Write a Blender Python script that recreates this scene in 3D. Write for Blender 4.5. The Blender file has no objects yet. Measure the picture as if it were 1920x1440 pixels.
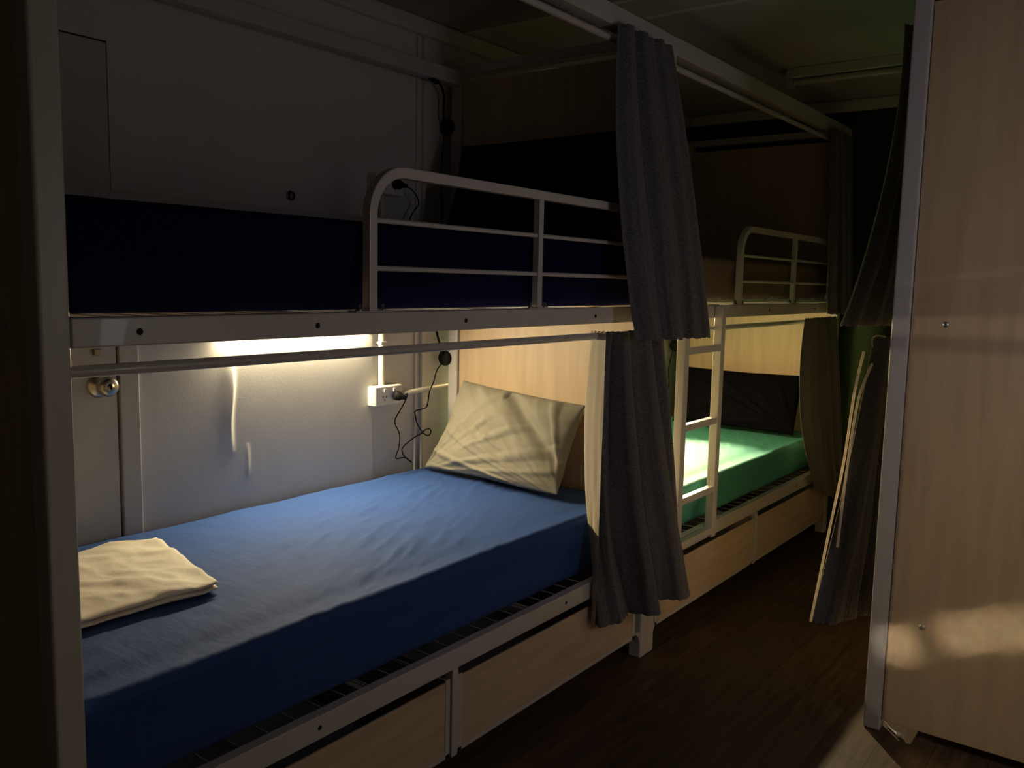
import bpy, bmesh, math, random
from mathutils import Vector, Matrix, noise
random.seed(7)
C = bpy.data.collections.new('dormitory'); bpy.context.scene.collection.children.link(C)
PI = math.pi

# ------------------------------------------------------------------ materials
def mat(name, col, rough=.5, metal=0, spec=.5, bump=None, var=None, emit=None, strength=1, sheen=0, coat=0, transl=0):
    m = bpy.data.materials.new(name); m.use_nodes = True
    nt = m.node_tree; b = nt.nodes['Principled BSDF']
    b.inputs['Base Color'].default_value = (*col, 1); b.inputs['Roughness'].default_value = rough
    b.inputs['Metallic'].default_value = metal; b.inputs['Specular IOR Level'].default_value = spec
    b.inputs['Sheen Weight'].default_value = sheen; b.inputs['Coat Weight'].default_value = coat
    tc = nt.nodes.new('ShaderNodeTexCoord')
    def noise_tex(scale, detail, stretch):
        mp = nt.nodes.new('ShaderNodeMapping'); mp.inputs['Scale'].default_value = stretch
        nt.links.new(tc.outputs['Object'], mp.inputs['Vector'])
        n = nt.nodes.new('ShaderNodeTexNoise'); n.inputs['Scale'].default_value = scale; n.inputs['Detail'].default_value = detail
        nt.links.new(mp.outputs['Vector'], n.inputs['Vector']); return n
    if var:                                    # (second colour, scale, detail, stretch, low, high)
        n = noise_tex(var[1], var[2], var[3])
        r = nt.nodes.new('ShaderNodeValToRGB')
        r.color_ramp.elements[0].position = var[4]; r.color_ramp.elements[1].position = var[5]
        r.color_ramp.elements[0].color = (*col, 1); r.color_ramp.elements[1].color = (*var[0], 1)
        nt.links.new(n.outputs['Fac'], r.inputs['Fac']); nt.links.new(r.outputs['Color'], b.inputs['Base Color'])
    if bump:                                   # (scale, detail, stretch, strength, distance)
        n = noise_tex(bump[0], bump[1], bump[2])
        bp = nt.nodes.new('ShaderNodeBump'); bp.inputs['Strength'].default_value = bump[3]; bp.inputs['Distance'].default_value = bump[4]
        nt.links.new(n.outputs['Fac'], bp.inputs['Height']); nt.links.new(bp.outputs['Normal'], b.inputs['Normal'])
    if emit:
        b.inputs['Emission Color'].default_value = (*emit, 1); b.inputs['Emission Strength'].default_value = strength
    if transl:
        t = nt.nodes.new('ShaderNodeBsdfTranslucent'); t.inputs['Color'].default_value = (*col, 1)
        mx = nt.nodes.new('ShaderNodeMixShader'); mx.inputs['Fac'].default_value = transl
        nt.links.new(b.outputs['BSDF'], mx.inputs[1]); nt.links.new(t.outputs['BSDF'], mx.inputs[2])
        nt.links.new(mx.outputs['Shader'], nt.nodes['Material Output'].inputs['Surface'])
    return m

M = {}
M['metal'] = mat('white powder coated steel', (.54,.515,.51), .32, bump=(160,2,(1,1,1),.06,.002), coat=.15)
M['wood'] = mat('birch laminate', (.62,.465,.30), .5, var=((.52,.375,.235),5,6,(6,6,.55),.38,.72), bump=(40,4,(6,6,.4),.03,.002))
M['wood_h'] = mat('birch laminate laid lengthwise', (.60,.46,.35), .45, var=((.48,.355,.26),5,6,(.55,6,6),.38,.72), bump=(40,4,(.4,6,6),.03,.002))
M['wall'] = mat('painted wallboard', (.62,.61,.585), .55, bump=(220,3,(1,1,.5),.12,.002), var=((.57,.565,.545),3,4,(1,1,1),.4,.7))
M['door'] = mat('painted door', (.50,.49,.46), .4)
M['trimw'] = mat('gloss trim paint', (.62,.61,.57), .35)
M['ceil'] = mat('ceiling board', (.45,.45,.42), .6, var=((.38,.38,.34),2,4,(1,1,1),.4,.7))
M['green'] = mat('green wall paint', (.012,.033,.002), .8)
M['blue'] = mat('blue cotton sheet', (.030,.078,.26), .75, spec=.12, sheen=.04, bump=(9,5,(2.2,.8,1),.30,.018))
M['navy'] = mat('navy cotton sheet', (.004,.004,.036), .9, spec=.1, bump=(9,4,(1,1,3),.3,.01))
M['teal'] = mat('green cotton sheet', (.075,.32,.26), .65, spec=.2, bump=(9,4,(2.5,1,1),.25,.014))
M['brown'] = mat('brown cotton sheet', (.13,.085,.055), .8, bump=(10,4,(1,1,2),.3,.01))
M['underlay'] = mat('white mattress cover', (.6,.55,.5), .7, bump=(30,4,(1,1,1),.8,.01))
M['beige'] = mat('beige pillowcase cotton', (.235,.215,.165), .85, sheen=.05, bump=(14,4,(1,1,1),.25,.01))
M['dark'] = mat('charcoal pillowcase cotton', (.003,.0025,.005), .9, spec=.08, bump=(16,4,(1,1,1),.4,.01))
M['darkb'] = mat('dark brown pillowcase cotton', (.008,.005,.004), .9, spec=.1, bump=(16,4,(1,1,1),.4,.01))
M['sheet'] = mat('white cotton sheet', (.82,.76,.64), .75, bump=(11,5,(1,1,1),.5,.012))
M['curtain'] = mat('charcoal heather weave', (.055,.052,.065), .9, sheen=.2, var=((.15,.143,.16),420,3,(.35,.35,1.6),.42,.62), bump=(420,2,(.35,.35,1.6),.3,.001))
M['olive'] = mat('grey heather weave', (.085,.08,.07), .9, sheen=.3, var=((.17,.16,.14),420,3,(.35,.35,1.6),.42,.62), bump=(420,2,(.35,.35,1.6),.3,.001))
M['lining'] = mat('cream curtain lining', (.62,.53,.40), .8, bump=(30,3,(1,1,.3),.1,.004), transl=.25)
M['hem'] = mat('cream overlocked hem', (.85,.78,.66), .8, transl=.4)
M['black'] = mat('black plastic', (.006,.006,.006), .7, spec=.2)
M['hole'] = mat('dark hole', (.004,.004,.004), .9)
M['steel'] = mat('brushed steel', (.55,.5,.42), .28, metal=1)
M['brass'] = mat('dull brass', (.35,.30,.2), .4, metal=1)
M['zinc'] = mat('zinc plated steel', (.5,.5,.48), .35, metal=1)
M['plastic'] = mat('cream plastic', (.66,.64,.58), .4)
M['plastic_w'] = mat('white plastic', (.78,.76,.74), .35)
M['diffuser'] = mat('lit diffuser', (.8,.8,.75), .5, emit=(1,.82,.50), strength=300)
M['diffuser2'] = mat('lit warm diffuser', (.8,.8,.7), .5, emit=(1,.75,.34), strength=400)
M['tube_off'] = mat('unlit diffuser', (.5,.5,.42), .3)
def floor_mat():
    m = bpy.data.materials.new('dark wood planks'); m.use_nodes = True; nt = m.node_tree; b = nt.nodes['Principled BSDF']
    tc = nt.nodes.new('ShaderNodeTexCoord'); mp = nt.nodes.new('ShaderNodeMapping'); nt.links.new(tc.outputs['Object'], mp.inputs['Vector'])
    mp.inputs['Rotation'].default_value = (0,0,0)
    br = nt.nodes.new('ShaderNodeTexBrick'); nt.links.new(mp.outputs['Vector'], br.inputs['Vector'])
    br.inputs['Scale'].default_value = 1; br.inputs['Brick Width'].default_value = 1.2; br.inputs['Row Height'].default_value = .14
    br.inputs['Mortar Size'].default_value = .0015; br.inputs['Bias'].default_value = 0
    br.inputs['Color1'].default_value = (.10,.064,.038,1); br.inputs['Color2'].default_value = (.068,.042,.026,1); br.inputs['Mortar'].default_value = (.03,.018,.012,1)
    mp2 = nt.nodes.new('ShaderNodeMapping'); mp2.inputs['Scale'].default_value = (1.2,14,1); nt.links.new(tc.outputs['Object'], mp2.inputs['Vector'])
    n = nt.nodes.new('ShaderNodeTexNoise'); n.inputs['Scale'].default_value = 4; n.inputs['Detail'].default_value = 6; nt.links.new(mp2.outputs['Vector'], n.inputs['Vector'])
    r = nt.nodes.new('ShaderNodeValToRGB'); r.color_ramp.elements[0].position = .3; r.color_ramp.elements[1].position = .75
    r.color_ramp.elements[0].color = (.45,.45,.45,1); r.color_ramp.elements[1].color = (1.3,1.3,1.3,1); nt.links.new(n.outputs['Fac'], r.inputs['Fac'])
    mx = nt.nodes.new('ShaderNodeMix'); mx.data_type = 'RGBA'; mx.blend_type = 'MULTIPLY'; mx.inputs[0].default_value = 1
    nt.links.new(br.outputs['Color'], mx.inputs[6]); nt.links.new(r.outputs['Color'], mx.inputs[7]); nt.links.new(mx.outputs[2], b.inputs['Base Color'])
    b.inputs['Roughness'].default_value = .5; b.inputs['Specular IOR Level'].default_value = .3
    return m
M['floor'] = floor_mat()

# ------------------------------------------------------------------ helpers
def obj(name, bm, m, parent=None, smooth=False, bevel=0, keep=False):
    me = bpy.data.meshes.new(name)
    if not keep: bmesh.ops.recalc_face_normals(bm, faces=bm.faces[:])
    bm.to_mesh(me); bm.free()
    o = bpy.data.objects.new(name, me); C.objects.link(o)
    for x in (m if isinstance(m, (list, tuple)) else [m]): me.materials.append(x)
    if parent: o.parent = parent
    if smooth:
        for p in me.polygons: p.use_smooth = True
    if bevel:
        b = o.modifiers.new('bevel', 'BEVEL'); b.width = bevel; b.segments = 3; b.limit_method = 'ANGLE'; b.harden_normals = False
    return o
def bx(bm, x0,y0,z0,x1,y1,z1):
    v = [bm.verts.new((x,y,z)) for x in (x0,x1) for y in (y0,y1) for z in (z0,z1)]
    for f in ((0,1,3,2),(4,6,7,5),(0,4,5,1),(2,3,7,6),(0,2,6,4),(1,5,7,3)): bm.faces.new([v[i] for i in f])
def boxes(name, bs, m, parent=None, bevel=.003, holes=None):
    bm = bmesh.new()
    for b in bs: bx(bm, *b)
    return obj(name, bm, m, parent, bevel=bevel)
def smooth_path(pts, k=6):
    P = [Vector(p) for p in pts]; out = []
    for i in range(len(P)-1):
        a = P[max(i-1,0)]; b = P[i]; c = P[i+1]; d = P[min(i+2,len(P)-1)]
        for j in range(k):
            t = j/k; out.append(.5*((2*b)+(c-a)*t+(2*a-5*b+4*c-d)*t*t+(3*b-a-3*c+d)*t**3))
    return out+[P[-1]]
def tube(bm, pts, r, seg=10, smoothk=0, cap=True):
    P = smooth_path(pts, smoothk) if smoothk else [Vector(p) for p in pts]
    rs = r if isinstance(r, (list,tuple)) else [r]*len(P)
    up = None; rings = []
    for i, p in enumerate(P):
        d = (P[min(i+1,len(P)-1)]-P[max(i-1,0)]).normalized()
        if up is None:
            up = Vector((0,0,1)) if abs(d.z) < .9 else Vector((1,0,0))
        s = d.cross(up).normalized(); up = s.cross(d).normalized()
        rings.append([bm.verts.new(p+rs[i]*(math.cos(2*PI*k/seg)*s+math.sin(2*PI*k/seg)*up)) for k in range(seg)])
    for a, b in zip(rings, rings[1:]):
        for k in range(seg): bm.faces.new((a[k],a[(k+1)%seg],b[(k+1)%seg],b[k]))
    if cap:
        for q in (rings[0], rings[-1]): bm.faces.new([bm.verts.new(v.co) for v in q])
def tubes(name, lst, r, m, parent=None, smoothk=0, seg=10):
    bm = bmesh.new()
    for p in lst: tube(bm, p, r, seg, smoothk)
    return obj(name, bm, m, parent, smooth=True)
def each(name, bs, m, parent=None, bevel=.003):
    for b in bs: boxes(name, [b], m, parent, bevel)
def lathe(bm, prof, origin, axis, seg=28):
    """prof: list of (radius, distance along axis)"""
    ax = Vector(axis).normalized(); o = Vector(origin)
    s = ax.cross(Vector((0,0,1)) if abs(ax.z) < .9 else Vector((1,0,0))).normalized(); u = s.cross(ax)
    rings = []
    for r, h in prof:
        if r < 1e-6: rings.append([bm.verts.new(o+ax*h)])
        else: rings.append([bm.verts.new(o+ax*h+r*(math.cos(2*PI*k/seg)*s+math.sin(2*PI*k/seg)*u)) for k in range(seg)])
    for a, b in zip(rings, rings[1:]):
        for k in range(seg):
            q = [a[k % len(a)], a[(k+1) % len(a)], b[(k+1) % len(b)], b[k % len(b)]]
            q = [v for i, v in enumerate(q) if v not in q[:i]]
            if len(q) > 2: bm.faces.new(q)
def turned(name, prof, origin, axis, m, parent=None, seg=28):
    bm = bmesh.new(); lathe(bm, prof, origin, axis, seg); return obj(name, bm, m, parent, smooth=True)
def empty(name, loc, rz=0):
    o = bpy.data.objects.new(name, None); C.objects.link(o); o.location = loc; o.rotation_euler = (0,0,rz); o.empty_display_size = .1
    return o
def tag(o, label=None, cat=None, group=None, kind=None):
    for k, v in (('label',label),('category',cat),('group',group),('kind',kind)):
        if v: o[k] = v
    return o
def copy_tree(o, parent=None):
    c = o.copy(); C.objects.link(c); c.parent = parent
    for ch in list(o.children): copy_tree(ch, c)
    return c
def sweep_sq(bm, path, w, y0, y1):
    """square tube bent in the x-z plane; path is a list of (x, z)"""
    rings = []
    for i, (x, z) in enumerate(path):
        a = Vector(path[max(i-1,0)]); b = Vector(path[min(i+1,len(path)-1)]); d = (b-a).normalized(); n = Vector((-d.y, d.x))
        q = [(x+n.x*w/2, z+n.y*w/2), (x-n.x*w/2, z-n.y*w/2)]
        rings.append([bm.verts.new((q[0][0],y0,q[0][1])), bm.verts.new((q[0][0],y1,q[0][1])), bm.verts.new((q[1][0],y1,q[1][1])), bm.verts.new((q[1][0],y0,q[1][1]))])
    for a, b in zip(rings, rings[1:]):
        for k in range(4): bm.faces.new((a[k],a[(k+1)%4],b[(k+1)%4],b[k]))
    bm.faces.new(rings[0]); bm.faces.new(rings[-1])

# ------------------------------------------------------------------ the room
YW = .99; XF = 4.2; XN = -2.6; YR = -1.90; ZC = 2.352
def struct(o): o['kind'] = 'structure'; return o
struct(boxes('floor', [(XN-.1,YR-.1,-.06,XF+.1,YW+.1,0)], M['floor'], bevel=0))
struct(boxes('ceiling', [(XN-.1,YR-.1,ZC,XF+.1,YW+.1,ZC+.06)], M['ceil'], bevel=0))
# back wall: its board carries a blistered crease above the blue bed
bm = bmesh.new()
xs = [XN-.1, -.3, .607, .6599] + [.6601+.05*i for i in range(5)] + [.90+.004*i for i in range(42)] + [1.1, 1.3, 1.611, 1.612, 2, 3, XF+.1]
zs = [0,.3,.5,.6]+[.64+.02*i for i in range(28)]+[1.25,1.5,1.984,ZC]
def wall_y(x, z):
    t = max(0, 1-((z-.925)/.165)**2); cx = .982+.006*math.sin(z*20); dx = x-cx
    h = .011*t*(math.exp(-(dx/.012)**2) if dx > 0 else math.exp(-(dx/.028)**2)*1.0)
    t2 = max(0, 1-((z-.74)/.06)**2)
    return (YW-.009 if .66 < x < 1.6115 and z < 1.24 else YW)-h-.003*t2*math.exp(-((x-1.045)/.008)**2)
g = [[bm.verts.new((x, wall_y(x,z), z)) for z in zs] for x in xs]
for i in range(len(xs)-1):
    for j in range(len(zs)-1):
        bm.faces.new((g[i][j],g[i+1][j],g[i+1][j+1],g[i][j+1]))
r = bmesh.ops.extrude_face_region(bm, geom=bm.faces[:])
for v in r['geom']:
    if isinstance(v, bmesh.types.BMVert): v.co.y = YW+.1
wb = struct(obj('wall_back', bm, M['wall'], smooth=False))
struct(boxes('wall_right', [(XF,YR-.1,0,XF+.1,YW,ZC)], M['green'], bevel=0))
struct(boxes('wall_front', [(XN-.1,YR-.1,0,XF,YR,ZC)], M['wall'], bevel=0))
struct(boxes('wall_left', [(XN-.1,YR,0,XN,YW,ZC)], M['wall'], bevel=0))
struct(boxes('trim_1', [(XN,YW-.035,ZC-.062,XF,YW,ZC)], M['trimw'], bevel=.012))
struct(boxes('trim_2', [(XF-.035,YR,ZC-.062,XF,YW-.035,ZC)], M['trimw'], bevel=.012))
struct(boxes('trim_3', [(2.095,YR,ZC-.005,2.115,YW-.035,ZC)], M['trimw'], bevel=.001))
struct(boxes('trim_4', [(2.315,YR,ZC-.005,2.335,.25,ZC)], M['trimw'], bevel=.001))
struct(boxes('trim_5', [(.9,YR,ZC-.005,.92,YW-.035,ZC)], M['trimw'], bevel=.001))
struct(boxes('trim_6', [(1.848,YW-.010,0,1.858,YW,ZC-.062),(1.880,YW-.016,0,1.893,YW,ZC-.062)], M['trimw'], bevel=.002))
# door in the back wall behind the blue bed
d = struct(boxes('door_1', [(-.22,YW-.012,.01,.602,YW-.0005,1.980)], M['door'], bevel=.003))
door_dark = struct(boxes('door_gap_shade', [(.602,YW-.0025,.01,.608,YW-.0005,1.986),(-.226,YW-.0025,1.980,.602,YW-.0005,1.986)], M['hole'], bevel=0))  # dark strips put in for the shadow line round the door
struct(boxes('trim_8', [(.6095,YW-.018,0,.668,YW,1.50)], M['door'], bevel=.004))
k = turned('door_knob', [(.036,0),(.036,.004),(.030,.010),(.016,.014),(.015,.030),(.024,.036),(.029,.046),(.028,.058),(.020,.066),(.0,.067)], (.548,YW-.012,1.033), (0,-1,0), M['steel'], d)
boxes('keyway', [(.546,YW-.082,1.027,.550,YW-.0785,1.039)], M['hole'], k, bevel=0)
turned('key_cylinder', [(.011,.064),(.011,.0675),(0,.0675)], (.548,YW-.012,1.033), (0,-1,0), M['brass'], k)
boxes('latch', [(.532,YW-.028,1.118,.552,YW-.012,1.136)], M['brass'], d, bevel=.002)

# ------------------------------------------------------------------ bunk bed
L = 2.0; D = .94
ZA, ZB = 1.274, 1.224; ZD, ZE = .385, .329; ZT, ZT2 = 2.192, 2.132
def bunk(loc, rz, label, group=None, ladder=False, foot_panel=True, ptop=2.128, gussets=True):
    r = empty('bunk_bed', loc, rz); tag(r, label, 'bunk bed', group)
    for px in (-.05, L):
        for py in (0, D-.05):
            boxes('post', [(px,py,0,px+.05,py+.05,ZT)], M['metal'], r, bevel=.006)
    # front rails with their bolt holes
    o = boxes('upper_side_rail', [(0,0,ZB,L,.03,ZA)], M['metal'], r, bevel=.003)
    for x in (.118, .513, .995, 1.62):
        turned('bolt_hole', [(0,0),(.0062,0),(.0062,.0006),(0,.0006)], (x,.0002,1.248), (0,-1,0), M['hole'], o, 16)
    o = boxes('lower_side_rail', [(0,0,ZE,L,.03,ZD)], M['metal'], r, bevel=.003)
    for x in (.513, 1.5):
        turned('bolt_hole', [(0,0),(.0055,0),(.0055,.0006),(0,.0006)], (x,.0002,.357), (0,-1,0), M['hole'], o, 16)
    boxes('upper_back_rail', [(0,D-.05,ZB,L,D+.020,ZA)], M['metal'], r)
    boxes('back_guard_rail', [(0,D-.045,1.535,L,D-.02,1.572)], M['metal'], r)
    boxes('lower_back_rail', [(0,D-.05,ZE,L,D-.02,ZD)], M['metal'], r)
    boxes('top_beam', [(0,0,ZT2,L,.05,ZT)], M['metal'], r)
    boxes('back_top_beam', [(0,D-.05,2.116,L,D-.005,2.172)], M['metal'], r)
    for px, pn in ((-.05,'foot'), (L,'head')):
        boxes('end_rail', [(px+.005,.05,ZT-.035,px+.045,D-.05,ZT)], M['metal'], r)
        boxes('end_rail', [(px+.015,.05,.30,px+.035,D-.05,.325)], M['metal'], r)
    def panel(nm, px):
        p = boxes(nm, [(px+.010,.052,.034,px+.042,D-.052,ptop)], M['wood'], r, bevel=.002)
        for z in (1.253, .356):
            for y in (.144, D-.144):
                s = turned('screw', [(.0,.0035),(.0045,.0032),(.008,.001),(.009,0)], (px+.042,y,z), (1,0,0), M['zinc'], p, 16)
                turned('screw', [(.0,.0035),(.0045,.0032),(.008,.001),(.009,0)], (px+.010,y,z), (-1,0,0), M['zinc'], p, 16)
    panel('headboard_panel', L)
    if foot_panel: panel('footboard_panel', -.05)
    # wire bases
    for nm, z in (('lower_wire_base', ZD-.012), ('upper_wire_base', ZA-.012)):
        ps = [[(x,.028,z),(x,D-.045,z)] for x in [.0438+.0729*i for i in range(27)]] + [[(.01,y,z-.004),(L-.01,y,z-.004)] for y in (.3,.5,.7)]
        o = tubes(nm, ps, .0023, M['metal'], r, seg=6)
        each('cross_bar', [(x,.03,z-.03,x+.03,D-.05,z-.006) for x in (.68,1.35)], M['metal'], o, bevel=.002)
    # curtain rods
    tubes('curtain_rod', [[(-.005,.012,1.184),(L+.005,.012,1.184)]], .0105, M['metal'], r, seg=16)
    tubes('curtain_rod', [[(-.005,.018,2.098),(L+.005,.018,2.098)]], .0105, M['metal'], r, seg=16)
    # guard rail
    R = .10; xa, xb, zt = .680, 1.93, 1.591
    path = [(xa,ZA)] + [(xa+R-R*math.cos(a), zt-R+R*math.sin(a)) for a in [PI/2*i/10 for i in range(11)]] + [(xb-R+R*math.sin(a), zt-R+R*math.cos(a)) for a in [PI/2*i/10 for i in range(11)]] + [(xb,ZA)]
    bm = bmesh.new(); sweep_sq(bm, path, .025, .006, .031); gr = obj('guard_rail', bm, M['metal'], r, bevel=.0025)
    boxes('guard_post', [(1.318,.008,ZA,1.340,.029,zt-.012)], M['metal'], gr, bevel=.002)
    for z in (1.479, 1.372): tubes('guard_bar', [[(xa+.01,.018,z),(xb-.01,.018,z)]], .0062, M['metal'], gr)
    for x in (xa, 1.329, xb):
        boxes('base_plate', [(x-.058,.001,ZA,x+.058,.030,ZA+.003)], M['metal'], gr, bevel=.001)
        for s in (-.036, .036):
            turned('bolt', [(.008,0),(.008,.004),(.005,.0045),(.005,.014),(0,.015)], (x+s,.0155,ZA+.003), (0,0,1), M['zinc'], gr, 12)
    # under-bed drawers
    boxes('drawer_divider', [(.962,.0,.085,.986,.03,ZE)], M['metal'], r, bevel=.002)
    for x0, x1 in ((.012,.958), (.990,1.962)):
        dr = boxes('drawer', [(x0,.004,.088,x1,.010,.100),(x0,.004,.088,x0+.018,.010,.306),(x1-.018,.004,.088,x1,.010,.306),
                              (x0,.012,.09,x1,.60,.094),(x0,.012,.094,x0+.006,.60,.30),(x1-.006,.012,.094,x1,.60,.30),(x0,.594,.094,x1,.60,.30)], M['metal'], r, bevel=.0012)
        boxes('drawer_panel', [(x0+.018,.006,.100,x1-.018,.012,.300)], M['wood_h'], dr, bevel=.001)
    # curved foot gussets
    for s, x0 in (((1,0), (-1,L)) if gussets else ()):
        bm = bmesh.new(); pr = [(x0,.10),(x0+s*.042,.10)]+[(x0+s*.042*(1-math.sin(a)), .10-.05*(1-math.cos(a))) for a in [PI/2*i/8 for i in range(1,9)]]
        A = [bm.verts.new((x,.004,z)) for x, z in pr]; B = [bm.verts.new((x,.024,z)) for x, z in pr]
        bm.faces.new(A); bm.faces.new(B[::-1])
        for i in range(len(pr)): bm.faces.new((A[i],A[(i+1)%len(pr)],B[(i+1)%len(pr)],B[i]))
        obj('foot_gusset', bm, M['metal'], r)
    if ladder:
        ld = boxes('ladder', [(.088,-.036,.36,.124,-.002,1.272)], M['metal'], r, bevel=.003)
        boxes('ladder_stile', [(.404,-.036,.345,.440,-.002,1.272)], M['metal'], ld, bevel=.003)
        for z in (1.122, .835, .556, .385): boxes('ladder_rung', [(.122,-.034,z-.026,.406,-.006,z)], M['metal'], ld, bevel=.003)
        each('ladder_hook', [(.088,-.004,ZA,.124,.03,ZA+.004),(.404,-.004,ZA,.440,.03,ZA+.004)], M['metal'], ld, bevel=.001)
    return r
b1 = bunk((0,0,0), 0, 'white steel bunk bed with the blue mattress, nearest in the row along the wall')
b2 = bunk((2.10,0,0), 0, 'far white steel bunk bed with the ladder and green mattress', ladder=True, foot_panel=False)
b3 = bunk((4.0635,-.774,0), PI, 'bunk bed at the right edge seen by its pale wood end panel and white post', ptop=2.150, gussets=False)

# ------------------------------------------------------------------ soft things
def rounded_box(bm, x0,y0,z0,x1,y1,z1, r, nx, ny, nz, f=None):
    """closed grid box whose edges are rounded; f displaces the finished point"""
    vs = {}
    def pt(i,j,k):
        key = (i,j,k)
        if key in vs: return vs[key]
        p = Vector((x0+(x1-x0)*i/nx, y0+(y1-y0)*j/ny, z0+(z1-z0)*k/nz))
        c = Vector((min(max(p.x,x0+r),x1-r), min(max(p.y,y0+r),y1-r), min(max(p.z,z0+r),z1-r)))
        d = p-c
        if d.length > 1e-9: p = c+d.normalized()*min(r, max(abs(d.x),abs(d.y),abs(d.z))*1.0)
        if f: p = f(p)
        vs[key] = bm.verts.new(p); return vs[key]
    for i in range(nx):
        for j in range(ny):
            bm.faces.new((pt(i,j,0),pt(i,j+1,0),pt(i+1,j+1,0),pt(i+1,j,0))); bm.faces.new((pt(i,j,nz),pt(i+1,j,nz),pt(i+1,j+1,nz),pt(i,j+1,nz)))
    for i in range(nx):
        for k in range(nz):
            bm.faces.new((pt(i,0,k),pt(i+1,0,k),pt(i+1,0,k+1),pt(i,0,k+1))); bm.faces.new((pt(i,ny,k),pt(i,ny,k+1),pt(i+1,ny,k+1),pt(i+1,ny,k)))
    for j in range(ny):
        for k in range(nz):
            bm.faces.new((pt(0,j,k),pt(0,j,k+1),pt(0,j+1,k+1),pt(0,j+1,k))); bm.faces.new((pt(nx,j,k),pt(nx,j+1,k),pt(nx,j+1,k+1),pt(nx,j,k+1)))
def N(x, y=0, z=0): return noise.noise(Vector((x,y,z)))
def mattress(x0, x1, y0, y1, z0, z1, m, label, cat='mattress', seed=0, amp=1.0, group=None):
    cy = (y0+y1)/2
    def f(p):
        u = (p.z-z0)/(z1-z0)
        if u > .93:                              # pulled creases on the sheet top, fanning out from the middle
            a = N(p.x*2.2+p.y*3+seed, p.y*9-p.x*5, seed)
            w = max(0, .5+N(p.x*1.6+seed*3, p.y*2.3, 4.2))
            p.z += amp*(.0035*a+.0045*w*max(0,N(p.x*9+seed, p.y*34-p.x*16, 1.7))**1.0*1.5)
            q = p.y-y0; lw = .6+.4*N(p.x*2+seed, 8)+.5*max(0, 1-(p.x-x0)/.9)
            p.z += .0035*math.exp(-((q-.022)/.010)**2)-.006*lw*math.exp(-((q-.085)/.035)**2)
        if p.y < cy:
            p.y += (.032*max(0,1-u)**1.3+.004*N(p.x*5+seed, 3, p.z*3)+.0035*N(p.x*3, seed, p.z*26))*max(0, 1-(p.y-y0)/.06)
        return p
    bm = bmesh.new(); rounded_box(bm, x0,y0,z0,x1,y1,z1, .022, 190, 110, 26, f)
    o = obj('mattress', bm, m, smooth=True); o.name = 'mattress'
    tag(o, label, cat, group); return o
def seam(parent, x0, x1, y0, z1, m):
    pts = [(x0+.05+(x1-x0-.1)*i/60, y0+.004+.002*N(i*.3,0), z1-.036+.002*N(i*.25,5)) for i in range(61)]
    return tubes('piping', [pts], .0028, m, parent, seg=6)
m1 = mattress(.012, 1.985, .034, .955, .388, .592, M['blue'], 'blue sheeted mattress on the lower berth of the nearest bunk', seed=1)
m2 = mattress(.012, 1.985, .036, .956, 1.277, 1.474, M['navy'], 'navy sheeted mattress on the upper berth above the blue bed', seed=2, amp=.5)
m3 = mattress(2.112, 4.085, .034, .955, .388, .558, M['teal'], 'green sheeted mattress behind the ladder', seed=3, amp=.6)
m4 = mattress(2.112, 4.085, .036, .956, 1.277, 1.462, M['brown'], 'brown mattress on the upper berth above the green bed', seed=4, amp=.5)
# crumpled white cover showing under the brown mattress
bm = bmesh.new(); nx = 160
g = []
for i in range(nx+1):
    x = 2.13+1.9*i/nx; h = .018+.022*max(0,N(x*7,2.2))+.012*N(x*21,1)
    h += .02*math.exp(-((x-2.36)/.12)**2)
    row = [bm.verts.new((x, .042-.008*math.sin(PI*j/6)+.003*N(x*30,j), 1.277+h*j/6)) for j in range(7)]; g.append(row)
for a, b in zip(g, g[1:]):
    for j in range(6): bm.faces.new((a[j],b[j],b[j+1],a[j+1]))
bmesh.ops.solidify(bm, geom=bm.faces[:], thickness=.002)
obj('mattress_cover', bm, M['underlay'], m4, smooth=True)

def pillow(name, w, h, T, m, label, origin, ex, ey, seed=0, sag=0, wr=1.0, ear=.05, flange=0, shape=None):
    """ex runs along the width, ey up the height; the thickness bulges along ex x ey"""
    ex = Vector(ex).normalized(); ey = Vector(ey); ey = (ey-ex*ey.dot(ex)).normalized(); ez = ex.cross(ey); o = Vector(origin)
    bm = bmesh.new(); nu, nv = 120, 80; S = []
    for side in (1,-1):
        g = []
        for i in range(nu+1):
            row = []
            for j in range(nv+1):
                u = -1+2*i/nu; v = -1+2*j/nv
                if side < 0 and (i in (0,nu) or j in (0,nv)): row.append(S[0][i][j]); continue
                prof = (max(0,1-abs(u)**2.6)*max(0,1-abs(v)**2.6))**.55
                pin = 1-ear*(1-abs(v)**1.5)*abs(u)**3; pin2 = 1-ear*1.3*(1-abs(u)**1.5)*abs(v)**3
                x = u*w/2*pin; y = v*h/2*pin2
                edge = 1-prof
                rr = math.hypot(u,v)
                # creases radiate from corners and run in from the seams
                ang = math.atan2(v+1.15, u-1.1)
                c1 = max(0, N(ang*11+seed, rr*.9, seed))*min(1,prof*2.5)
                ang2 = math.atan2(v+1.1, u+1.1); c2 = max(0, N(ang2*9+seed*2, rr*.8, seed+5))*min(1,prof*2.5)
                c3 = N(u*2.2+seed, v*2.6, seed+2)
                z = side*T/2*prof*(1+.18*c3) + side*wr*(.016*c1+.013*c2)*(1 if side > 0 else .5) - sag*(1-v)*(1-v)*0
                if shape: x, y, z = shape(u, v, x, y, z, side, prof)
                row.append(bm.verts.new(o+ex*x+ey*y+ez*z))
            g.append(row)
        S.append(g)
        for i in range(nu):
            for j in range(nv):
                q = (g[i][j],g[i+1][j],g[i+1][j+1],g[i][j+1])
                bm.faces.new(q if side > 0 else q[::-1])
    p = obj(name, bm, m, smooth=True); tag(p, label, 'pillow'); return p
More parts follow.
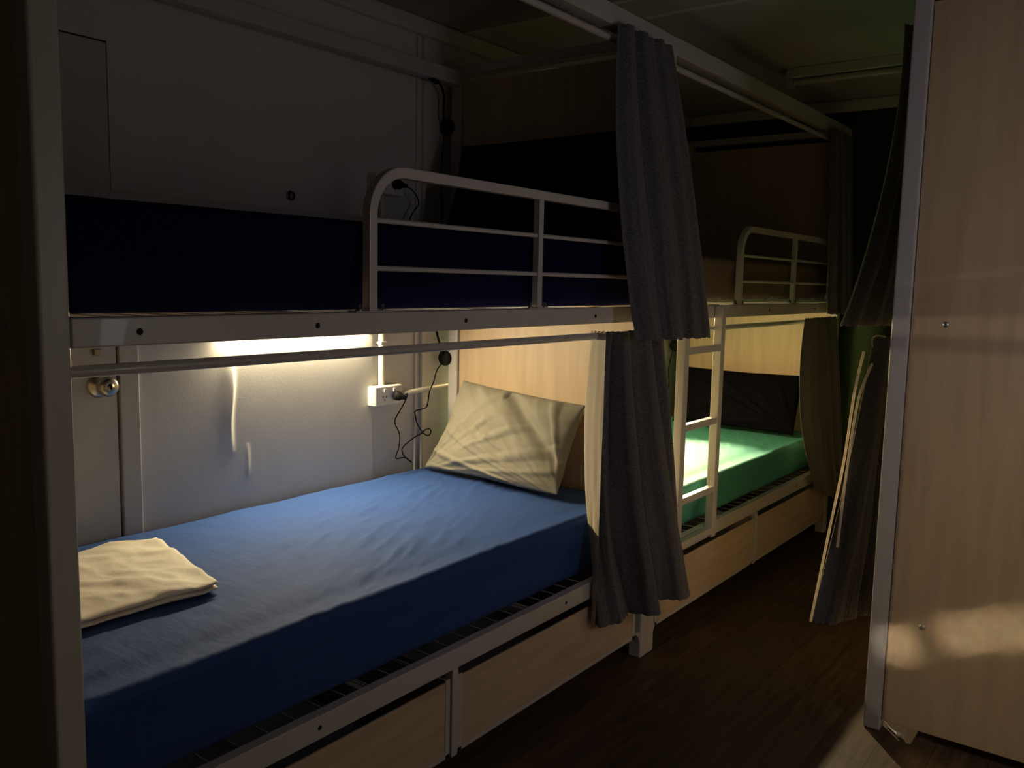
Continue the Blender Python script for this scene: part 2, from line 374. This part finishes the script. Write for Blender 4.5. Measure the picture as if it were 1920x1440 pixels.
# beige pillow leaning on the headboard of the near bunk
def shp1(u, v, x, y, z, side, prof):
    z += .03*max(0,-v)                                        # foot of the pillow slides forward
    y += -.030*max(0,u)*max(0,v)                              # the front top corner slumps
    if side > 0:
        s = (u*.75+v*.55-.52); z -= .034*math.exp(-(s/.10)**2)*prof*(1 if u > .0 else .3) # folded dent down from the top
    y += .02*max(0,-v)*max(0,u)**2
    x += .055*(v+1)/2*max(0,-u)
    return x, y, z
pillow('pillow', .70, .38, .15, M['beige'], 'creased beige pillow leaning on the headboard of the blue bed', (1.872,.545,.770), (-.12,-1,0), (.36,.0,1), seed=3, wr=1.25, ear=.07, shape=shp1)
def shp2(u, v, x, y, z, side, prof): return x, y-.03*max(0,u)*max(0,v)*0, z+.03*max(0,-v)
pillow('pillow', .70, .34, .13, M['dark'], 'charcoal pillow leaning at the head of the green bed', (3.90,.455,.722), (.02,-1,0), (.40,0,1), seed=8, wr=1, ear=.04, shape=shp2)
pillow('pillow', .74, .40, .14, M['darkb'], 'dark brown pillow standing on the navy upper mattress', (1.885,.455,1.672), (-.02,-1,0), (.22,0,1), seed=12, wr=.7, ear=.03, shape=shp2)

# folded white sheet on the foot of the blue bed
bm = bmesh.new()
def slab(bm, x0, x1, th, z0, sd):
    def f(p):
        # skew to the quadrilateral it lies in, seen corner (0.49,0.346) to (0.585,0.79)
        u = (p.x-x0)/(x1-x0); v = p.y
        q = Vector((.10+u*.0, 0, 0))
        a = Vector((.06,.352)); b = Vector((.492,.338)); c = Vector((.592,.775)); e = Vector((.10,.850))
        w = a*(1-u)*(1-v)+b*u*(1-v)+c*u*v+e*(1-u)*v
        w.x += .012*N(v*3+sd, u*2, 1)*u; w.y += .010*N(u*4, sd, 2)
        z = z0+p.z*th
        if p.z > .4: z += .006*N(w.x*12+sd, w.y*8, 3)+.010*max(0,N(w.x*7, w.y*16+w.x*10, sd))-.006*abs(N(w.x*18, w.y*11, sd+3))
        return Vector((w.x, w.y, z))
    vs = {}
    nx, ny, nz = 60, 60, 6
    def pt(i,j,k):
        if (i,j,k) not in vs:
            zz = k/nz; rr = .012*(1-math.sqrt(max(0,1-(2*zz-1)**2)))
            u = i/nx; v = j/ny
            u = rr*2.2+u*(1-rr*4.4); v = rr*2.2+v*(1-rr*4.4)
            vs[(i,j,k)] = bm.verts.new(f(Vector((x0+u*(x1-x0), v, zz))))
        return vs[(i,j,k)]
    for i in range(nx):
        for j in range(ny):
            bm.faces.new((pt(i,j,0),pt(i,j+1,0),pt(i+1,j+1,0),pt(i+1,j,0))); bm.faces.new((pt(i,j,nz),pt(i+1,j,nz),pt(i+1,j+1,nz),pt(i,j+1,nz)))
    for i in range(nx):
        for k in range(nz):
            bm.faces.new((pt(i,0,k),pt(i+1,0,k),pt(i+1,0,k+1),pt(i,0,k+1))); bm.faces.new((pt(i,ny,k),pt(i,ny,k+1),pt(i+1,ny,k+1),pt(i+1,ny,k)))
    for j in range(ny):
        for k in range(nz):
            bm.faces.new((pt(0,j,k),pt(0,j,k+1),pt(0,j+1,k+1),pt(0,j+1,k))); bm.faces.new((pt(nx,j,k),pt(nx,j+1,k),pt(nx,j+1,k+1),pt(nx,j,k+1)))
slab(bm, 0, 1, .012, .600, 1); slab(bm, 0, 1, .014, .6125, 1)
tag(obj('folded_sheet', bm, M['sheet'], smooth=True), 'folded white bed sheet lying on the foot of the blue mattress', 'bed sheet')

# ------------------------------------------------------------------ curtains
def curtain(label, top, bot, z1, z0, nf, a1, a0, m=None, seed=0, cols=360, rows=70, mid=None, scallop=.004, lean=None, group='bunk curtains', edge0=True, rim=0, t0=0, hemz=None, rod=None):
    """top, bot (and mid at half height): plan polylines [(x,y)...] the cloth follows; a1, a0 the fold depth at top and hem"""
    def along(poly, t):
        Ls = [math.dist(a,b) for a, b in zip(poly, poly[1:])]; s = t*sum(Ls)
        for (a, b), l in zip(zip(poly, poly[1:]), Ls):
            if s <= l or l is Ls[-1]: 
                w = min(1, s/l) if l else 0; return Vector((a[0]+(b[0]-a[0])*w, a[1]+(b[1]-a[1])*w))
            s -= l
        return Vector(poly[-1])
    def sm(poly):
        return [tuple(p)[:2] for p in smooth_path([(*q,0) for q in poly], 8)] if len(poly) > 2 else poly
    top, bot = sm(top), sm(bot); mid = sm(mid) if mid else None
    bm = bmesh.new(); g = []
    for i in range(cols+1):
        t = i/cols; row = []
        ph = 2*PI*(nf*t+.35*N(t*3.1+seed, 1)+.25*N(t*7+seed, 9))
        for j in range(rows+1):
            s = j/rows
            def P(t):
                A, B = along(top,t), along(bot,t)
                if mid:
                    Q = along(mid,t); return A*(1-s)*(1-2*s)+Q*4*s*(1-s)+B*s*(2*s-1)
                return A*(1-s)+B*s
            p = P(t); q = P(min(1,t+.01)); r_ = P(max(0,t-.01)); d = (q-r_); d = d.normalized() if d.length > 1e-9 else Vector((1,0))
            n = Vector((d.y,-d.x))
            a = (a1+(a0-a1)*s**.8)*(1+.5*N(t*5+seed, s*1.3, 3)); e = max(0, min(1, 10*(t-t0), 10*(1-t)))
            o = a*e*(2.3*abs(math.sin(.5*ph+.4*N(seed, s*2, t*2)*s))**.55-1.3)
            w = a*.16*e*math.sin(2*ph+.6)
            p = p+n*(o+.004*N(t*40, s*5, seed)*s)+d*w
            z = z1+(z0-z1)*s
            if hemz: z = z1+(hemz(t)-z1)*s
            if j == rows: z -= scallop*abs(math.sin(t*cols*.21))
            if j == 0: z += scallop*.8*abs(math.sin(t*cols*.25))
            if lean: p = p+Vector(lean)*s*s
            row.append(bm.verts.new((p.x,p.y,z)))
        g.append(row)
    for a, b in zip(g, g[1:]):
        for j in range(rows):
            f = bm.faces.new((a[j],a[j+1],b[j+1],b[j])); f.smooth = True
    o = obj('curtain', bm, [m or M['curtain'], M['lining']], smooth=True, keep=True)
    sd = o.modifiers.new('cloth thickness', 'SOLIDIFY'); sd.thickness = .0022; sd.offset = -1; sd.material_offset = 1; sd.material_offset_rim = rim; sd.use_rim = True
    tag(o, label, 'curtain', group); return o
# lower curtain of the near bunk; its free edge turns inwards and shows the lining
curtain('long charcoal curtain with its cream lining turned out, hanging between the blue and green beds',
    [(1.640,-.030),(1.652,.032),(1.672,.004),(1.70,-.028),(1.85,-.030),(2.02,-.030)],
    [(1.628,-.030),(1.640,-.010),(1.652,-.020),(1.66,-.050),(1.90,-.095),(2.10,-.095),(2.15,-.030),(2.25,-.030)], 1.196, .245, 3.6, .014, .042,
    mid=[(1.640,-.028),(1.655,.040),(1.672,.012),(1.69,-.030),(1.88,-.07),(2.13,-.03)], seed=2.2, cols=420, t0=.16)
curtain('short charcoal curtain gathered at the head end of the navy upper berth',
    [(1.66,-.022),(1.82,-.030),(1.99,-.035)],
    [(1.71,-.098),(1.95,-.105),(2.26,-.090)], 2.128, 1.165, 3.7, .020, .038,
    mid=[(1.665,-.04),(1.86,-.06),(2.19,-.045)], seed=5.1, hemz=lambda t: 1.178-.012*t)
curtain('grey curtain gathered at the far end of the green bed',
    [(3.50,-.028),(3.75,-.032),(3.98,-.030)],
    [(3.80,-.040),(3.95,-.070),(4.13,-.075)], 1.203, .275, 3.4, .016, .038, m=M['olive'],
    mid=[(3.49,-.035),(3.74,-.06),(4.10,-.05)], seed=8.4, hemz=lambda t: .30-.10*t)
curtain('dark curtain gathered at the far end of the brown upper berth',
    [(3.72,-.028),(3.9,-.030),(4.04,-.030)], [(3.80,-.04),(3.98,-.06),(4.12,-.05)], 2.128, 1.222, 3.6, .016, .03, seed=9.7)
curtain('charcoal curtain hanging high behind the right hand white post',
    [(2.115,-.728),(2.30,-.748),(2.55,-.745)],
    [(2.17,-.585),(2.40,-.665),(2.62,-.735)], 2.128, 1.215, 4.2, .012, .026, seed=13.3, mid=[(2.13,-.70),(2.34,-.72),(2.6,-.745)], hemz=lambda t: 1.232, rim=1)
cr = curtain('charcoal curtain with bright edges billowing out low behind the right hand post',
    [(2.12,-.700),(2.20,-.735),(2.45,-.745)],
    [(2.130,-.560),(2.16,-.60),(2.30,-.69),(2.58,-.74)], 1.200, .235, 2.6, .010, .020, seed=17.9,
    mid=[(2.125,-.640),(2.19,-.69),(2.5,-.745)], hemz=lambda t: .245, rim=1)
def edge_line(pts, nm='hem_edge'): return tubes(nm, [pts], .0042, M['hem'], cr, smoothk=8, seg=8)
edge_line([(2.128,-.672,1.155),(2.126,-.652,1.02),(2.126,-.634,.80),(2.128,-.600,.55),(2.126,-.562,.25)])
edge_line([(2.116,-.702,1.12),(2.116,-.674,1.03),(2.116,-.660,.93),(2.116,-.646,.75),(2.118,-.634,.52)])
tubes('hem_edge', [[(2.116,-.700,1.172),(2.116,-.697,1.195),(2.116,-.710,1.207),(2.116,-.735,1.205)]], .0025, M['hem'], cr, smoothk=6, seg=8)

# ------------------------------------------------------------------ lamps and electrics
def led_bar(x0, x1, y, z, m, label):
    r = empty('light_bar', ((x0+x1)/2, y, z)); tag(r, label, 'lamp', 'strip lights under the upper berths'); h = (x1-x0)/2
    boxes('housing', [(-h,-.010,-.014,h,0,.014),(-h,-.030,.002,h,-.010,.014)], M['plastic_w'], r, bevel=.002)
    bm = bmesh.new(); seg = 10
    seg = 6
    A = [[bm.verts.new((x, -.010-.018*math.sin(PI*.5*k/seg), .002-.018*math.cos(PI*.5*k/seg))) for k in range(seg+1)]+[bm.verts.new((x,-.010,.002))] for x in (-h+.012, h-.012)]
    for k in range(seg): bm.faces.new((A[0][k],A[1][k],A[1][k+1],A[0][k+1]))
    bm.faces.new((A[0][6],A[1][6],A[1][7],A[0][7])); bm.faces.new(A[0]); bm.faces.new(A[1]); obj('diffuser', bm, m, r, smooth=False)
    for s in (-1,1): boxes('end_cap', [(s*(h-.006)-.006,-.030,-.014,s*(h-.006)+.006,0,.014)], M['plastic_w'], r, bevel=.002)
led_bar(.93, 1.585, YW, 1.178, M['diffuser'], 'lit strip light on the wall above the blue bed')
led_bar(2.30, 3.05, YW, 1.190, M['diffuser2'], 'lit strip light on the wall above the green bed')

def reading_lamp(label, disc, neck, head_dir, cable=None, plug=None, m=M['black']):
    r = empty('reading_lamp', disc); tag(r, label, 'lamp', 'gooseneck reading lamps'); o = Vector(disc)
    def loc(p): return tuple(Vector(p)-o)
    turned('lamp_base', [(0,0),(.031,0),(.032,.004),(.031,.012),(.026,.016),(0,.017)], (.012,0,0), (-1,0,0), m, r)
    tubes('gooseneck', [[loc(p) for p in neck]], .0048, m, r, smoothk=8)
    e = loc(neck[-1])
    h = turned('lamp_head', [(.006,-.004),(.011,0),(.012,.022),(.013,.040),(.011,.042),(.010,.036),(0,.036)], e, head_dir, m, r, 20)
    if cable: tubes('cable', [[loc(p) for p in cable]], .0026, m, r, smoothk=6, seg=8)
    if plug:
        turned('plug', [(0,-.022),(.017,-.022),(.019,-.012),(.018,.0),(.010,.010),(.007,.026),(0,.026)], loc(plug[0]), plug[1], m, r, 20)
reading_lamp('black reading lamp with looping cable beside the beige pillow', (1.988,.952,1.030),
    [(1.972,.952,1.045),(1.965,.955,1.09),(1.950,.957,1.135),(1.940,.955,1.175)], (-.3,-.5,.4),
    [(1.975,.955,1.005),(1.951,.957,.98),(1.930,.955,.935),(1.905,.953,.90),(1.893,.955,.842),(1.870,.957,.83),(1.824,.955,.826),(1.826,.957,.806),(1.835,.955,.772),(1.863,.955,.738),(1.898,.955,.716),(1.915,.955,.726),(1.907,.950,.742),(1.882,.950,.745),(1.855,.950,.733),(1.812,.955,.717),(1.762,.955,.694),(1.750,.957,.678),(1.762,.955,.651),(1.805,.955,.618),(1.762,.950,.646),(1.708,.948,.652),(1.722,.948,.69),(1.728,.948,.722),(1.724,.948,.752),(1.700,.945,.788),(1.702,.945,.812),(1.738,.942,.858),(1.752,.936,.888),(1.745,.925,.905),(1.722,.914,.905)],
    plug=((1.697,.916,.901),(.55,-.75,-.25)))
reading_lamp('black reading lamp bent sideways near the top of the near bunk', (1.988,.952,1.960),
    [(1.972,.952,1.975),(1.966,.950,2.02),(1.963,.945,2.075),(1.925,.93,2.108),(1.885,.915,2.112)], (-1,-.15,.25),
    [(1.978,.955,1.935),(1.972,.957,1.85),(1.965,.957,1.74),(1.972,.957,1.60),(1.93,.957,1.52),(1.84,.955,1.50),(1.768,.950,1.52),(1.770,.945,1.575),(1.790,.940,1.612),(1.808,.932,1.640),(1.775,.912,1.668),(1.735,.905,1.690),(1.712,.910,1.698)],
    plug=((1.692,.916,1.701),(.55,-.75,-.15)))
reading_lamp('small black reading lamp on the far back corner of the green bed', (4.088,.952,.985),
    [(4.072,.952,1.0),(4.065,.955,1.05),(4.050,.957,1.13),(4.052,.950,1.175),(4.042,.945,1.188)], (-.78,-.50,-.36),
    [(4.075,.955,.96),(4.055,.957,.90),(4.03,.955,.84),(4.045,.955,.76),(4.02,.955,.68),(4.03,.955,.60)])
def outlet(label, x0, x1, z0, z1, sw=True):
    r = empty('power_outlet', ((x0+x1)/2, YW, (z0+z1)/2)); tag(r, label, 'power outlet', 'double power outlets')
    w = (x1-x0)/2; h = (z1-z0)/2
    boxes('outlet_box', [(-w,-.046,-h,w,0,h)], M['plastic'], r, bevel=.004)
    boxes('face_plate', [(-w+.002,-.050,-h+.002,w-.002,-.046,h-.002)], M['plastic_w'], r, bevel=.002)
    for s in (-.34, .34):
        boxes('rocker_switch', [(s*w-.006,-.0545,h*.38,s*w+.006,-.050,h*.72)], M['plastic_w'], r, bevel=.001)
        each('socket_slot', [(s*w-.010,-.0507,-.008,s*w-.007,-.0501,.000),(s*w+.007,-.0507,-.008,s*w+.010,-.0501,.000),(s*w-.0015,-.0507,-.020,s*w+.0015,-.0501,-.012)], M['hole'], r, bevel=0)
    return r
outlet('white double outlet on the wall above the blue mattress', 1.589, 1.735, .868, .943)
outlet('dim double outlet on the wall above the navy upper mattress', 1.589, 1.735, 1.662, 1.737)
t = tubes('wall_conduit', [[(1.655,YW-.013,.943),(1.655,YW-.013,1.662)]], .012, M['plastic'], seg=16)
tag(t, 'cream upright conduit joining the two wall outlets', 'conduit')
each('conduit_clip', [(1.640,YW-.028,1.10,1.670,YW,1.112),(1.640,YW-.028,1.50,1.670,YW,1.512)], M['plastic'], t, bevel=.002)
t = tubes('wall_conduit', [[(1.735,YW-.020,.892),(1.76,YW-.018,.893),(1.80,YW-.026,.903),(1.90,YW-.028,.908),(2.09,YW-.028,.912)]], .0105, M['plastic'], smoothk=5, seg=14)
tag(t, 'cream level conduit running right from the lower outlet', 'conduit')
t = turned('wall_screw', [(0,.004),(.004,.004),(.008,.001),(.009,0)], (1.040,YW-.0005,1.003), (0,-1,0), M['trimw'], None, 14); tag(t, 'painted screw head in the wall above the blue bed', 'screw')
bm = bmesh.new(); bmesh.ops.create_circle(bm, segments=4, radius=.001); bm.free()
t = tubes('wall_hook', [[(1.234+.011*math.cos(a), YW-.012, 1.622+.013*math.sin(a)) for a in [2*PI*i/20 for i in range(21)]], [(1.234,YW,1.637),(1.234,YW-.012,1.634)]], .0032, M['black'], seg=8)
tag(t, 'small black ring hook on the wall above the navy mattress', 'hook')
# unlit ceiling lamp, and a pale cord end on the floor
r = empty('ceiling_lamp', (3.40,-.16,ZC)); tag(r, 'long unlit batten lamp on the ceiling past the far bunk', 'lamp')
boxes('lamp_body', [(-.045,-.62,-.045,.045,.24,0)], M['trimw'], r, bevel=.004)
tubes('lamp_tube', [[(-.02,-.60,-.062),(-.02,.22,-.062)]], .014, M['tube_off'], r, seg=14)
for y in (-.61, .225): boxes('lamp_end', [(-.04,y-.012,-.082,.01,y+.012,-.045)], M['trimw'], r, bevel=.003)
t = tubes('cord_end', [[(2.10,-.805,.05),(2.085,-.815,.02),(2.05,-.845,.006),(2.018,-.876,.006)]], .0035, M['plastic_w'], smoothk=5, seg=8)
tag(t, 'short pale cord end on the floor below the wood end panel', 'cord')
bm = bmesh.new(); lathe(bm, [(0,-.006),(.006,-.005),(.008,0),(.006,.006),(0,.007)], (2.016,-.878,.008), (-.6,-.8,0), 12); obj('cord_tip', bm, M['plastic_w'], t, smooth=True)

# ------------------------------------------------------------------ lights added out of view, and the beam of the reading lamp
def area(name, loc, target, sx, sy, power, col, spread=180):
    l = bpy.data.lights.new(name, 'AREA'); l.shape = 'RECTANGLE'; l.size = sx; l.size_y = sy; l.energy = power; l.color = col; l.spread = math.radians(spread)
    o = bpy.data.objects.new(name, l); C.objects.link(o); o.location = loc
    o.rotation_euler = (Vector(target)-Vector(loc)).to_track_quat('-Z','Y').to_euler(); return o
area('unseen_side_light', (1.15,-1.86,1.35), (2.0,-.6,1.1), .35, .7, 2.8, (.97,.88,.98))  # added area light for an unseen source to the right of the camera
sp = bpy.data.lights.new('reading_lamp_bulb', 'SPOT'); sp.energy = 300; sp.color = (1,.80,.46); sp.spot_size = math.radians(42); sp.spot_blend = .8; sp.shadow_soft_size = .012
so = bpy.data.objects.new('reading_lamp_bulb', sp); C.objects.link(so); so.location = (4.005,.922,1.170)
so.rotation_euler = (Vector((1.95,-.55,.22))-Vector(so.location)).to_track_quat('-Z','Y').to_euler()
for args in (('added_band_light', (-2.5,-.90,.50), (2.0,-.855,.285), .105, .10, .016, (1,.85,.6), 1.0),  # narrow beams added for the slanted band on the end panel; source unknown
             ('added_band_light', (-2.5,-1.30,.62), (2.0,-1.20,.43), .50, .10, .065, (1,.85,.6), 1.0)):
    g = area(*args); g.rotation_euler = (g.rotation_euler.to_matrix() @ Matrix.Rotation(math.radians(20), 3, 'Z')).to_euler()

# ------------------------------------------------------------------ camera
R = Matrix(((0.60289194,-0.79754861,0.02091688),(0.08033496,0.08677017,0.992984),(0.79376798,0.5969817,-0.11638407)))
cam = bpy.data.cameras.new('camera'); co = bpy.data.objects.new('camera', cam); C.objects.link(co)
cam.sensor_width = 36; cam.lens = 1623.2637*36/1920; cam.clip_start = .02
mw = Matrix((R[0], R[1], -R[2])).transposed().to_4x4(); mw.translation = Vector((-0.69210403,-1.41908441,1.3462488))
co.matrix_world = mw
sc = bpy.context.scene; sc.camera = co
w = bpy.data.worlds.new('night'); sc.world = w; w.use_nodes = True
w.node_tree.nodes['Background'].inputs['Color'].default_value = (.5,.55,.7,1); w.node_tree.nodes['Background'].inputs['Strength'].default_value = .003
sc.view_settings.view_transform = 'Standard'; sc.view_settings.look = 'None'; sc.view_settings.exposure = 0; sc.view_settings.gamma = 1
sc.view_settings.use_curve_mapping = False
sc.cycles.use_denoising = True
